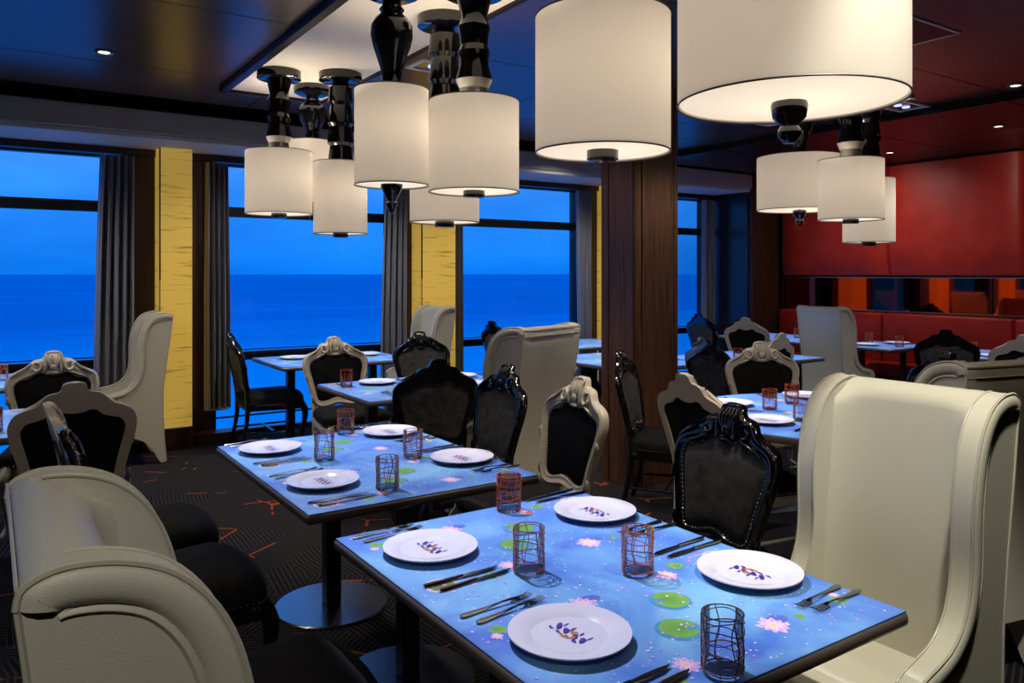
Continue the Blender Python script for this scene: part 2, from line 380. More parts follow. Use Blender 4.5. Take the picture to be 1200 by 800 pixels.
for xa, xb, lab in ((-1.39, -1.12, 'backlit yellow onyx column left of the frame'), (1.245, 1.515, 'backlit yellow stone column nearest the camera, behind the left wing chair'), (3.81, 4.22, 'second backlit yellow stone column, behind the white wing chair by the window'), (6.42, 6.83, 'backlit yellow stone column hidden by walnut column')):
    e_ = empty('onyx_column', ((xa+xb)/2, 7.5, 0), label=lab, cat='column')
    w = (xb-xa)/2
    B().box(-w, -.10, .19, w, .14, 2.665, .004, 1).out('onyx_panel', M['onyx'], e_, smooth=0)
    B().box(-w-.012, -.112, 0, w+.012, .14, .19, .006, 1).out('plinth', M['trim_wood'], e_, smooth=0)
    B().box(-w-.004, -.104, 2.0-.5, -w+.008, -.096, 2.66).box(-w-.004, -.104, .19, -w+.004, -.098, 2.66).out('metal_edge', M['chrome'], e_, smooth=0)
# walnut block at the far end of the window wall and return
blk = S_(B().box(8.57, 6.95, 0, 9.12, 7.95, 2.94).out('wall_end', M['trim_wood'], smooth=0))
S_(B().box(8.545, 7.02, .1, 8.572, 7.70, 2.62, .004, 1).out('trim_9', mat('blue_reflection_panel', (.02, .03, .045), .22, spec=.8), smooth=0))  # window's blue reflection put into the colour of the block's side
# back wall with red upholstery
S_(B().box(XR+.125, -3.5, 0, XR+.4, 7.9, ZC).out('wall_right', M['wall_dark'], smooth=0))
S_(B().box(-4.6, -3.5, 0, -4.5, 7.95, ZC).out('wall_left', M['wall_dark'], smooth=0))
S_(B().box(-4.5, -3.6, 0, 9.6, -3.5, ZC).out('wall_rear', M['wall_dark'], smooth=0))
pad = empty('upholstered_wall', (XR, 5.0, 0), label='red padded leather wall covering above the mirror strip', cat='wall padding')
for a, b in ((6.93, 5.385), (5.385, 3.865), (3.865, 2.345), (2.345, .8)):
    bb = B(); n = 12; rows = []
    for i in range(n+1):
        z = 1.535+(2.86-1.535)*i/n; t = i/n
        bul = .05+.06*min(1, math.sin(min(t*6, 1)*PI/2))
        rr = []
        for j in [0, .06, .15, .5, 2, 4, 6, 8, 10, 11.5, 11.85, 11.94, 12]:
            s_ = j/n; y = a+(b-a)*s_; q = min(1, min(s_, 1-s_)*24)
            rr.append((.12-bul*(.3+.7*math.sqrt(q)), y-5.0, z))
        rows.append(rr)
    bb.grid(rows); bb.grid([[(.12, a-5, 1.535), (.12, b-5, 1.535)], [rows[0][0], rows[0][-1]]])
    bb.out('padded_panel', M['red'], pad, smooth=70)
mr_ = empty('wall_mirror', (XR+.09, 4.0, 0), label='long narrow red-tinted mirror strip above the red banquette', cat='mirror')
for a, b in ((2.93, .2), (.19, -2.0), (-2.01, -3.2)):
    B().box(0, b, 1.10, .02, a, 1.50).out('mirror_panel', M['mirror'], mr_, smooth=0)
B().box(-.012, -3.2, 1.50, .03, 2.94, 1.512).box(-.012, -3.2, 1.088, .03, 2.94, 1.10).box(-.012, 2.93, 1.09, .03, 2.945, 1.51).out('mirror_frame', M['chrome'], mr_, smooth=0)
bq = empty('banquette', (XR, 5.0, 0), label='long red leather banquette under the mirror along the back wall', cat='banquette')
for a, b in ((6.9, 5.41), (5.40, 3.93), (3.92, 2.4), (2.39, .9)):
    B().box(-.06, b-5+.004, .46, .12, a-5-.004, 1.075, .035, 4).out('back_cushion', M['red'], bq)
    B().box(-.50, b-5+.004, .36, -.05, a-5-.004, .50, .03, 4).out('seat_cushion', M['red'], bq)
B().box(-.46, .9-5, 0, .10, 6.9-5, .35).out('base', mat('dark_red_base', (.03, .004, .005), .5), bq, smooth=0)

# walnut column in the room
wc = empty('walnut_column', (4.09, 4.37, 0), label='large square walnut-clad column in the middle of the room', cat='column')
hx, hy = .225, .18
for (x0, y0, x1, y1) in ((-hx, -hy, -hx+.02, hy), (-hx+.015, -hy, -hx+.075, -hy+.02), (-hx+.083, -hy-.004, hx-.05, -hy+.02), (hx-.042, -hy, hx, -hy+.02)):
    B().box(x0, y0, .0, x1, y1, ZC-.002, .003, 1).out('veneer_panel', M['col_wood'], wc, smooth=0)
B().box(-hx-.006, -hy-.006, 0, -hx+.012, -hy+.012, ZC-.002, .003, 1).box(-hx-.005, hy-.09, 0, -hx+.01, hy-.082, ZC).out('edge_trim', M['trim_wood'], wc, smooth=0)
B().box(-hx+.01, -hy+.012, 0, hx-.005, hy, ZC-.004).out('core', M['trim_wood'], wc, smooth=0)

# cream ceiling panel with dark frame
cp = empty('ceiling_light_panel', (1.83, 3.6, ZC), label='long cream ceiling panel in a dark frame carrying the pendant lamps', cat='ceiling panel')
B().box(-.36, -2.6, -.022, .36, 2.37, -.001, .002, 1).out('cream_panel', M['white_panel'], cp, smooth=0)
for (x0, y0, x1, y1) in ((-.41, -2.66, -.355, 2.42), (.355, -2.66, .38, 2.42), (-.41, 2.365, .38, 2.39), (-.41, -2.66, .38, -2.6)):
    B().box(x0, y0, -.045, x1, y1, -.001, .004, 1).out('frame_bar', M['ceil_dark'], cp, smooth=0)
cp2 = empty('ceiling_light_panel', (5.62, 4.0, ZC), label='cream ceiling panel behind the walnut column, mostly hidden', cat='ceiling panel')
B().box(-.4, -.68, -.022, .4, .7, -.001, .002, 1).out('cream_panel', M['white_panel'], cp2, smooth=0)
# access panel outline
ap = empty('access_panel', (4.345, 2.49, ZC), label='square ceiling access panel outlined in grey, top right', cat='access panel')
for (x0, y0, x1, y1) in ((-.31, -.20, .31, -.18), (-.31, .16, .31, .18), (-.31, -.2, -.29, .18), (.29, -.2, .31, .18)):
    B().box(x0, y0, -.006, x1, y1, -.0005).out('frame_bar', mat('grey_metal', (.25, .24, .24), .4), ap, smooth=0)
B().box(-.29, -.18, -.004, .29, .16, -.0005).out('hatch', M['ceil_dark'], ap, smooth=0)
# grille lights
M['lamp_on'] = mat('lit_bulb', (1, 1, 1), .4, emis=(1, .9, .7), estr=3)
M['lamp_cool'] = mat('cool_led', (.5, .6, 1), .4, emis=(.35, .45, 1), estr=2.0)
gl = 0
for (x, y, lab) in ((6.26, 3.56, 'rectangular recessed ceiling fitting right of the largest drum shade'), (2.52, 4.62, 'recessed ceiling fitting showing behind the tall stacked lamp stems')):
    g_ = empty('recessed_fitting', (x, y, ZC), label=lab, cat='ceiling light')
    B().box(-.2, -.13, -.012, .2, -.10, 0).box(-.2, .10, -.012, .2, .13, 0).box(-.2, -.1, -.012, -.17, .1, 0).box(.17, -.1, -.012, .2, .1, 0).out('rim', M['plaster_low'], g_, smooth=0)
    B().box(-.17, -.1, -.004, .17, .1, -.0005).out('recess', M['chrome'], g_, smooth=0)
    for lx in (-.06, .06): B().lathe([(.03, -.012), (.03, -.005)], 16, (lx, 0, 0)).out('led', M['lamp_cool'], g_, smooth=0)
for (x, y, z, lab) in ((.601, 5.486, ZC, 'round chrome downlight in the ceiling top left'), (6.287, 2.714, ZC, 'round downlight near the right edge, before the lowered ceiling'), (7.55, 3.4, ZC-.06, 'downlight in the dark lowered ceiling near the right edge'), (8.2, 4.8, ZC-.06, 'small far downlight above the red wall')):
    d_ = empty('downlight', (x, y, z), label=lab, cat='downlight')
    B().lathe([(.055, 0), (.055, -.008), (.04, -.006), (.034, .0)], 24, cap0=False, cap1=False).out('trim_ring', M['chrome'], d_)
    B().lathe([(.033, -.003), (.033, -.001)], 20).out('lens', M['lamp_on'], d_)
# sprinkler
sp_ = tag(B().lathe([(.03, 0), (.03, -.004), (.008, -.006), (.008, -.03), (.018, -.032), (.018, -.036)], 12).out('sprinkler', M['chrome'], loc=(2.95, 3.75, ZC)), 'tiny sprinkler head on the ceiling right of the stacked lamp stem', 'sprinkler')

# the sea far below the windows
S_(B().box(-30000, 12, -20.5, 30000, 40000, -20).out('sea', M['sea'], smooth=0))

# ------------------------------------------------------------------ pendant lamps
def ring_hoop(b, R, z, r=.0025, n=48, ns=6):
    rows = []
    for i in range(n+1):
        a = 2*PI*i/n; rows.append([((R+r*math.cos(2*PI*k/ns))*math.cos(a), (R+r*math.cos(2*PI*k/ns))*math.sin(a), z+r*math.sin(2*PI*k/ns)) for k in range(ns)])
    b.grid(rows, True)
def lamp(kind, x, y, R, z0, z1, watts, label):
    e_ = empty('pendant_lamp', (x, y, 0), label=label, cat='pendant lamp', group='pendant lamps under the ceiling')
    zt = 2.918 if y > 1.0 and x < 2.3 else ZC-.001
    b = B()
    if kind in 'AB': b.lathe([(.145, 0), (.145, -.05), (.135, -.055)], 40)
    else: b.lathe([(.13, 0), (.135, -.02), (.13, -.05), (.10, -.065), (.055, -.075)], 40)
    b.out('canopy', M['cane'], e_, loc=(0, 0, zt))
    top = zt-.055; H = top-z1
    if kind == 'A': pr = [(.085, 0), (.078, .06), (.062, .18), (.062, .22), (.078, .29), (.074, .33), (.068, .40), (.066, .47), (.078, .53), (.068, .60), (.07, .66), (.086, .78), (.088, .80)]
    elif kind == 'B': pr = [(.055, 0), (.06, .07), (.078, .075), (.086, .26), (.07, .30), (.072, .31), (.088, .52), (.07, .56), (.074, .57), (.09, .76), (.07, .80), (.074, .81), (.086, 1.0)]
    else: pr = [(.05, 0), (.042, .06), (.045, .10), (.06, .14), (.05, .18), (.08, .24), (.098, .32), (.10, .42), (.088, .54), (.066, .68), (.05, .80), (.046, .90), (.055, .95), (.09, .985), (.09, 1.0)]
    if kind == 'A':
        B().lathe([(r, top-t*H) for r, t in pr], 28).out('stem', M['cane'], e_, smooth=25)
        B().lathe([(.088, top-.80*H), (.068, top-.88*H)], 28, cap0=False, cap1=False).lathe([(.066, top-.88*H), (.074, z1)], 28).out('collar', M['collar_m'], e_, smooth=25)
    else:
        B().lathe([(r, top-t*H) for r, t in pr], 28).out('stem', M['cane'], e_, smooth=25 if kind == 'B' else 60)
        B().lathe([(.05, z1+.012), (.088, z1+.008), (.088, z1)], 28).out('collar', M['clear'], e_)
    B().lathe([(R, z0), (R, z1)], 64, cap0=False, cap1=False).out('shade', M['shade'], e_)
    for zz in (z0, z1): b = B(); ring_hoop(b, R, zz, .0028, 64); b.out('shade_hoop', M['hoop'], e_)
    B().lathe([(R-.006, z0+.006), (.02, z0+.006)], 64, cap0=False, cap1=False).out('diffuser', M['diffuser'], e_)
    B().tube([(0, 0, z1), (0, 0, z0)], .008).box(-R+.004, -.004, z1-.02, R-.004, .004, z1-.014).box(-.004, -R+.004, z1-.02, .004, R-.004, z1-.014).out('spider', M['chrome'], e_)
    b = B()
    if kind in 'AB': b.lathe([(.052, .006), (.052, -.022), (.046, -.026)], 28)
    elif kind == 'C': b.lathe([(.047, 0), (.05, -.01), (.044, -.042), (.025, -.062), (.024, -.066), (.032, -.078), (.031, -.092), (.016, -.112)], 28)
    else: b.lathe([(.052, .004), (.05, -.015), (.024, -.07), (.022, -.075), (.03, -.085), (.026, -.10), (.01, -.13)], 28)
    b.out('finial', M['cane'], e_, loc=(0, 0, z0))
    d = bpy.data.lights.new('bulb', 'POINT'); d.energy = watts; d.color = (1, .84, .64); d.shadow_soft_size = .04
    o = bpy.data.objects.new('bulb', d); COL.objects.link(o); o.parent = e_; o.location = (.03, 0, z0+(z1-z0)*.6)
    d = bpy.data.lights.new('bulb_uplight', 'SPOT'); d.energy = watts*2.6; d.color = (1, .86, .68); d.spot_size = math.radians(125); d.spot_blend = .9; d.shadow_soft_size = .06
    o = bpy.data.objects.new('bulb_uplight', d); COL.objects.link(o); o.parent = e_; o.location = (-R*.55, 0, z1-.05); o.rotation_euler = (PI, 0, 0)
    o = bpy.data.objects.new('bulb_uplight', d); COL.objects.link(o); o.parent = e_; o.location = (R*.55, 0, z1-.05); o.rotation_euler = (PI, 0, 0)
    return e_
M['collar_m'] = mat('pale_lacquer_ring', (.30, .28, .25), .15, metal=.6); M['hoop'] = mat('dark_hoop', (.10, .08, .07), .5)
def DU(u, d):
    r = (u-600)/915*d; return (r*.83064+d*.5568, -r*.5568+d*.83064)
LW = 2.9
lamp('A', *DU(327, 5.28), .22, 1.955, 2.375, LW, 'cream drum pendant on faceted black stem, leftmost of all the lamps')
lamp('D', *DU(366, 5.70), .19, 2.07, 2.51, LW*.9, 'pendant with black vase-shaped stem, mostly hidden between the two leftmost drums')
lamp('B', *DU(399, 5.34), .18, 1.825, 2.31, LW*.8, 'narrow cream drum pendant on stacked black stem, lowest of the left three')
lamp('D', *DU(459, 3.70), .174, 1.97, 2.42, LW*.75, 'tall narrow cream shade with vase stem above and pointed black finial below')
lamp('B', *DU(521, 4.17), .185, 1.825, 2.31, LW*.8, 'pendant on thick stacked black stem, its shade hidden behind the front centre drum')
lamp('A', *DU(555.5, 3.70), .213, 1.938, 2.365, LW, 'cream drum pendant on faceted stem touching the tall narrow one, centre')
lamp('A', *DU(706, 2.56), .22, 1.948, 2.39, LW, 'large near cream drum with black disc underneath, left of the biggest shade')
lamp('C', *DU(925, 2.14), .30, 2.02, 2.42, LW*1.15, 'biggest nearest wide drum shade at top right with black bulb finial')
lamp('C', *DU(937, 5.85), .307, 2.027, 2.423, LW*1.2, 'wide short drum with pointed finial, below the biggest shade')
lamp('A', *DU(997, 5.22), .206, 1.912, 2.31, LW, 'cream drum with pale stem ring in front of the red wall')
lamp('B', *DU(1018, 5.95), .185, 1.79, 2.27, LW*.8, 'rearmost cream drum against the red wall, lowest and rightmost')

# ------------------------------------------------------------------ baroque chairs
def lean(y, t, h=0):     # back plane: y across, t up from the seat, h towards the sitter
    return (-.225-.13*t-.12*t*t+.10*y*y+h, y, .43+t)
half_o = [(0, .603), (.03, .603), (.050, .594), (.052, .578), (.068, .558), (.10, .553), (.128, .537), (.142, .510), (.17, .492), (.215, .477), (.252, .452), (.272, .405), (.270, .355), (.252, .28), (.232, .20), (.218, .14), (.200, .085), (.165, .058), (.11, .052), (.05, .062), (0, .07)]
half_i = [(0, .452), (.04, .457), (.07, .468), (.10, .460), (.125, .437), (.165, .425), (.20, .413), (.220, .380), (.216, .335), (.200, .27), (.184, .20), (.174, .14), (.160, .11), (.13, .10), (.08, .105), (.04, .12), (0, .125)]
def loop(h, n): 
    c = catmull(h, 5); full = c+[(-a, b) for a, b in c[-2:0:-1]]
    return resample(full, n)
NL = 96
OUT, INN = loop(half_o, NL), loop(half_i, NL)
def back_frame():
    b = B(); rows = []
    for t, h in ((0, -.018), (0, .004), (.10, .016), (.30, .024), (.5, .021), (.72, .014), (.86, .016), (1, .006), (1, -.018)):
        rows.append([lean(OUT[i][0]*(1-t)+INN[i][0]*t, OUT[i][1]*(1-t)+INN[i][1]*t, h) for i in range(NL)])
    rows.append(rows[0]); b.grid(rows, True)
    bmesh.ops.remove_doubles(b.b, verts=b.b.verts, dist=.0003)
    return b
def back_pad():
    b = B(); c = (0, .28)
    for hs in (((1.02, .0), (.97, .008), (.85, .014), (.6, .018), (.3, .019), (.01, .019)), ((1.02, -.010), (.9, -.012), (.5, -.013), (.01, -.013))):
        b.grid([[lean(c[0]+(p[0]-c[0])*s_, c[1]+(p[1]-c[1])*s_, h) for p in INN] for s_, h in hs], True)
    return b
def crest():
    b = B()
    def tb(pts, rad, n=6): b.tube([lean(*p) for p in pts], rad, n)
    for s in (-1, 1):
        tb([(s*(.045+.0*k), .455+.022*k, .026) for k in range(1, 6)], [.006, .010, .012, .010, .006])        # inner stalks
        sc = []
        for k in range(16):      # shoulder C scroll
            a = k/15*PI*1.7; r = .034*(1-.55*k/15); sc.append((s*(.098+r*math.cos(a+1.2)), .505+r*math.sin(a+1.2), .026))
        tb(sc, [.005+.006*math.sin(PI*k/15) for k in range(16)])
        tb([(s*.125, .53, .020), (s*.16, .497, .026), (s*.20, .478, .026), (s*.235, .455, .022), (s*.255, .42, .016)], [.006, .011, .010, .008, .004])
        tb([(s*.075, .475, .022), (s*.11, .465, .024), (s*.15, .448, .022), (s*.19, .432, .018)], [.004, .008, .007, .003])
        tb([(s*.015, .60, .010), (s*.04, .592, .016), (s*.046, .575, .018), (s*.03, .565, .02)], [.006, .009, .008, .005])
        x, y, z = lean(s*.252, .30, .016); b.ball((x, y, z), (.010, .012, .03))
        x, y, z = lean(s*.215, .12, .016); b.ball((x, y, z), (.010, .012, .03))
    for a in (-2, -1, 0, 1, 2):   # shell
        tb([(.006*a, .50, .022), (.016*a, .535, .030), (.020*a, .565, .026), (.017*a, .59, .014)], [.006, .010, .010, .005])
    x, y, z = lean(0, .50, .026); b.ball((x, y, z), (.014, .022, .026), 10, 8)
    x, y, z = lean(0, .465, .022); b.ball((x, y, z), (.012, .03, .012), 8, 6)
    x, y, z = lean(0, .597, .0); b.ball((x, y, z), (.02, .045, .012), 10, 6)
    return b
def nails():
    b = B(); P = loop(half_i, 84)
    for p in P:
        x, y, z = lean(p[0]*1.01, .28+(p[1]-.28)*1.01, .010); b.ball((x, y, z), .0048, 6, 4)
    return b
def seat_shape(s, n=40):
    pts = catmull([(-.235, -.19), (-.235, 0), (-.235, .19), (-.20, .215), (0, .245), (.19, .268), (.245, .24), (.275, .12), (.285, 0), (.275, -.12), (.245, -.24), (.19, -.268), (0, -.245), (-.20, -.215)], 5, True)
    return resample([(.02+(x-.02)*s, y*s) for x, y in pts], n)
def make_chair(wood_m, nail_m):
    e_ = empty('baroque_chair', (0, 0, 0))
    back_frame().out('back_frame', wood_m, e_, smooth=50)
    back_pad().out('back_upholstery', M['velvet'] if wood_m is M['white_wood'] else M['velvet_grey'], e_, smooth=60)
    crest().out('crest_carving', wood_m, e_, smooth=60)['kind'] = 'stuff'
    nails().out('nailhead_trim', nail_m, e_, smooth=60)['kind'] = 'stuff'
    b = B(); b.grid([[(x, y, z) for x, y in seat_shape(s)] for s, z in ((1.0, .405), (1.015, .425), (1.01, .455), (.95, .482), (.82, .498), (.5, .507), (.1, .509))], True, True, True)
    b.out('seat', M['velvet'], e_, smooth=60)
    b = B(); b.grid([[(x, y, z) for x, y in seat_shape(s)] for s, z in ((.93, .35), (.985, .352), (1.0, .36), (1.0, .40), (.985, .408), (.93, .408))], True, True, True)
    b.out('seat_rail', wood_m, e_, smooth=40)
    b = B(); 
    for x, y in resample(seat_shape(1.018), 90): b.ball((x, y, .418), .0042, 5, 4)
    b.out('seat_nailheads', nail_m, e_)['kind'] = 'stuff'
    for s in (-1, 1):
        p = catmull([(.235, s*.215, .40), (.262, s*.236, .34), (.262, s*.236, .25), (.243, s*.222, .14), (.238, s*.218, .06), (.262, s*.236, .012), (.266, s*.24, 0)], 4)
        rr = catmull([(.030,), (.031,), (.024,), (.017,), (.015,), (.020,), (.018,)], 4)
        B().tube(p, [r_[0] for r_ in rr], 10).out('leg', wood_m, e_, smooth=60)
        p = catmull([lean(s*.205, .16, -.004), lean(s*.2, .05, -.004), (-.225, s*.195, .40), (-.235, s*.195, .25), (-.265, s*.195, .10), (-.30, s*.198, 0)], 4)
        rr = catmull([(.017,), (.02,), (.024,), (.02,), (.018,), (.017,)], 4)
        B().tube(p, [r_[0] for r_ in rr], 8).out('leg', wood_m, e_, smooth=60)
    b = B()
    for s in (-1, 1): b.tube([(.24, s*.218, .16), (-.25, s*.195, .16)], .010, 8)
    b.tube([(0, -.205, .16), (0, .205, .16)], .010, 8)
    b.out('stretcher', wood_m, e_, smooth=60)
    return e_
proto = {}
def chair(kind, x, y, deg, label, s=1.0):
    if kind not in proto: proto[kind] = make_chair(M['white_wood'] if kind == 'w' else M['black_wood'], M['nail_w'] if kind == 'w' else M['nail_b']); o = proto[kind]
    else: o = copy_tree(proto[kind])
    a = math.radians(deg)
    o.location = (x+.345*math.cos(a), y+.345*math.sin(a), 0); o.rotation_euler = (0, 0, a)
    tag(o, label, 'chair', 'baroque dining chairs')
    return o
# (x, y) is where the crest of the back stands; deg is the way the sitter faces
chair('w', .36, 6.05, -95, 'ivory baroque chair at far left, carved front facing the camera, nearest the first window')
chair('w', .34, 4.25, 86, 'ivory baroque chair at left seen from behind, plain flat back, overlapping another')
chair('w', .20, 3.63, 2, 'ivory baroque chair at left seen edge-on, just behind the edge-on black one')
chair('b', .207, 2.97, 2, 'black baroque chair at left seen edge-on, nearer of the two edge-on chairs')
chair('b', .24, 2.02, 0, 'black baroque chair hidden beside the near left wing chair, only its seat corner showing')
chair('b', 1.76, 7.12, -2, 'black baroque chair standing alone in profile against the second window')
chair('w', 2.36, 6.16, -92, 'ivory baroque chair facing the camera at the table by the second window')
chair('b', 3.22, 6.30, -95, 'glossy black baroque chair facing the camera, in front of window-side white wing chair')
chair('b', 2.27, 4.19, 78, 'black baroque chair seen from behind, left of the two in the centre')
chair('b', 2.47, 3.72, 176, 'black baroque chair with glossy carved crest, left of the central wing chair back')
chair('b', 4.62, 7.3, 0, 'black baroque chair in profile in front of third window, left of central wing chair')
chair('w', 4.62, 6.17, -90, 'ivory baroque chair mostly hidden behind the central wing chair')
chair('w', 2.48, 3.06, 175, 'ivory baroque chair with black front at far table end, beside the walnut column')
chair('b', 3.56, 4.0, -55, 'black baroque chair edge-on directly before the walnut column')
chair('w', 3.0, 2.87, -7, 'ivory baroque chair seen from behind at the left of round table')
chair('b', 2.47, 2.09, 176, 'largest black baroque chair, nailhead-trimmed back, at right side of front table')
chair('w', 4.90, 3.90, 231, 'ivory baroque chair facing the camera at far side of round table')
chair('w', 7.45, 6.15, 20, 'far ivory baroque chair right of blue-lit panel, back to camera')
chair('w', 5.76, 4.36, 96, 'ivory baroque chair seen from behind, half hidden behind the round-table chair')
chair('b', 7.7, 7.12, -5, 'far black baroque chair against the last window')
chair('b', 4.84, 4.42, -6, 'black baroque chair seen from behind just right of the walnut column')
chair('b', 7.37, 3.77, 25, 'black baroque chair, back to camera, facing the red banquette')
chair('w', 7.30, 3.08, 20, 'ivory baroque chair at the right edge facing the red banquette')
chair('b', 5.30, 2.70, 165, 'black baroque chair with only its shiny crest showing above the right wing chair')

# ------------------------------------------------------------------ wing chairs
def hw(z): return .238+.014*min(1.24, z)/1.2
def hx_(x, z): return hw(z)+.03*max(0, x-xb(z))
def xb(z):
    P = [(0, -.03), (.157, -.015), (.37, 0), (.578, 0), (.787, -.02), (.995, -.05), (1.205, -.075), (1.3, -.08)]
    for i in range(len(P)-1):
        if z <= P[i+1][0]: t = (z-P[i][0])/(P[i+1][0]-P[i][0]); return P[i][1]+(P[i+1][1]-P[i][1])*t
    return P[-1][1]
edge = [(-.076, 1.19), (-.068, 1.214), (-.03, 1.228), (.03, 1.222), (.085, 1.197), (.130, 1.148), (.160, 1.08), (.178, .99), (.183, .90), (.183, .81), (.194, .735), (.225, .668), (.28, .622), (.345, .600), (.41, .585), (.452, .562), (.472, .515)]
edge_s = catmull(edge, 4)
low = [(.478, .40), (.475, .22), (.468, .05), (.435, .02), (.41, .09), (.36, .175), (.27, .225), (.18, .215), (.10, .155), (.05, .07), (.015, .012), (-.028, .012)]
prof = edge_s+catmull(low, 3)+[(xb(z), z) for z in (.10, .25, .40, .60, .80, 1.0, 1.12)]
def make_wing():
    e_ = empty('wing_chair', (0, 0, 0))
    T = .05
    for s in (-1, 1):
        b = B(); b.poly(prof, 0, -T)
        # rounded rim
        b.mapv(lambda x, y, z: (x, s*(hx_(x, z)+y), z)).out('wing', M['leather'], e_, smooth=50)
        b = B(); b.tube([(x, s*(hx_(x, z)+.001), z) for x, z in edge_s], .0045, 6); b.tube([(x, s*(hx_(x, z)-T-.001), z) for x, z in edge_s[8:]], .0035, 6)
        pts = [(-.078, 1.19), (-.08, 1.0), (-.045, .9)]
        b.tube([(xb(z)-.002, s*(hw(z)-.0), z) for z in (.02, .2, .4, .6, .8, 1.0, 1.19)], .004, 6)
        b.out('piping', M['leather_pipe'], e_)
        # padded roll following the edge on the outer side
        b = B(); rows = []
        ins = []
        for i, (x, z) in enumerate(edge_s):
            a = edge_s[max(0, i-1)]; c = edge_s[min(len(edge_s)-1, i+1)]; tx, tz = c[0]-a[0], c[1]-a[1]; l = math.hypot(tx, tz); ins.append((tz/l, -tx/l))
        ins = [(-abs(0)+n_[0], n_[1]) for n_ in ins]
        for (x, z), (nx, nz) in zip(edge_s[:-8], ins):
            rows.append([(x+nx*d, s*(hx_(x, z)+h), z+nz*d) for d, h in ((.0, -.006), (.003, .002), (.008, .007), (.018, .010), (.032, .010), (.042, .005), (.046, -.001), (.049, .003), (.053, .004), (.057, -.001))])
        b.grid(rows).out('edge_roll', M['leather'], e_, smooth=60)
    # back: rounded top, soft corners into the wings
    b = B(); n = 24; rows = []
    zs = [.36, .5, .65, .8, .9, 1.0, 1.08, 1.14, 1.17, 1.19]
    def ex(z):
        c = [x for x, zz in edge_s if abs(zz-z) < .03 and x > .02]
        return min(c)-.012 if c and z > .75 else (.07 if z > .75 else 9)
    def row(fx, z):
        return [(fx(j/n*2-1, z), (j/n*2-1)*(hw(z)-.008), z) for j in range(n+1)]
    F = lambda q, z: min(max(ex(z), xb(z)+.085), xb(z)+.100+.015*q*q+.09*abs(q)**6)
    for z in zs: rows.append(row(F, z))
    for (k, zz) in ((.85, 1.212), (.6, 1.224), (.3, 1.225), (.06, 1.216)):
        rows.append(row(lambda q, z, k=k: xb(1.2)+(F(q, 1.2)-xb(1.2))*k, zz))
    for z in (1.20, 1.1, .9, .7, .5, .36, .22): rows.append(row(lambda q, z: xb(z)+.001, z))
    b.grid(rows).out('backrest', M['leather'], e_, smooth=60)
    # rear top roll seam
    B().tube([(xb(1.175)-.001, q/10*(hw(1.175)), 1.172) for q in range(-10, 11)], .0025, 6).tube([(xb(1.2)-.001, q/10*(hw(1.2)), 1.213) for q in range(-10, 11)], .0025, 6).out('seam', M['leather_pipe'], e_)
    B().box(.07, -.205, .345, .495, .205, .475, .03, 4).out('seat_cushion', M['leather'], e_)
    B().poly([(-.205, .36), (.205, .36), (.205, .20), (.15, .235), (0, .25), (-.15, .235), (-.205, .20)], .42, .458).mapv(lambda x, y, z: (y, x, z)).out('front_apron', M['leather'], e_, smooth=0)
    B().box(.0, -.22, .24, .44, .22, .36).out('seat_base', M['leather'], e_, smooth=0)
    for x in (-.006, .452):
        for s in (-1, 1):
            B().box(x-.018, s*(hw(0)-.025)-.018, 0, x+.018, s*(hw(0)-.025)+.018, .03).out('foot', M['foot'], e_, smooth=0)
    return e_
wproto = None
def wing(x, y, deg, label, s=1):
    global wproto
    if wproto is None: wproto = make_wing(); o = wproto
    else: o = copy_tree(wproto)
    o.location = (x, y, 0); o.rotation_euler = (0, 0, math.radians(deg)); o.scale = (s, s, 1)
    tag(o, label, 'wing chair', 'cream leather wing chairs'); return o
wing(.10, 1.24, 0, 'cream leather wing chair nearest the camera, cropped at lower left, seen from above')
wing(2.255, 1.25, 180, 'large cream leather wing chair at right, its tall inner back facing the front table')
wing(3.18, 1.44, 78, 'cream wing chair at the right edge directly behind the front right one, seen from behind')
wing(2.90, 3.99, 108, 'cream wing chair in the centre turned away, showing its tall plain back', 1.2)
wing(3.82, 7.07, 178, 'cream wing chair before the second yellow column facing left')
wing(1.185, 7.15, 180, 'cream wing chair in profile before the first yellow column at left')
wing(6.99, 4.80, -3, 'pale wing chair seen from behind, standing by the red banquette')

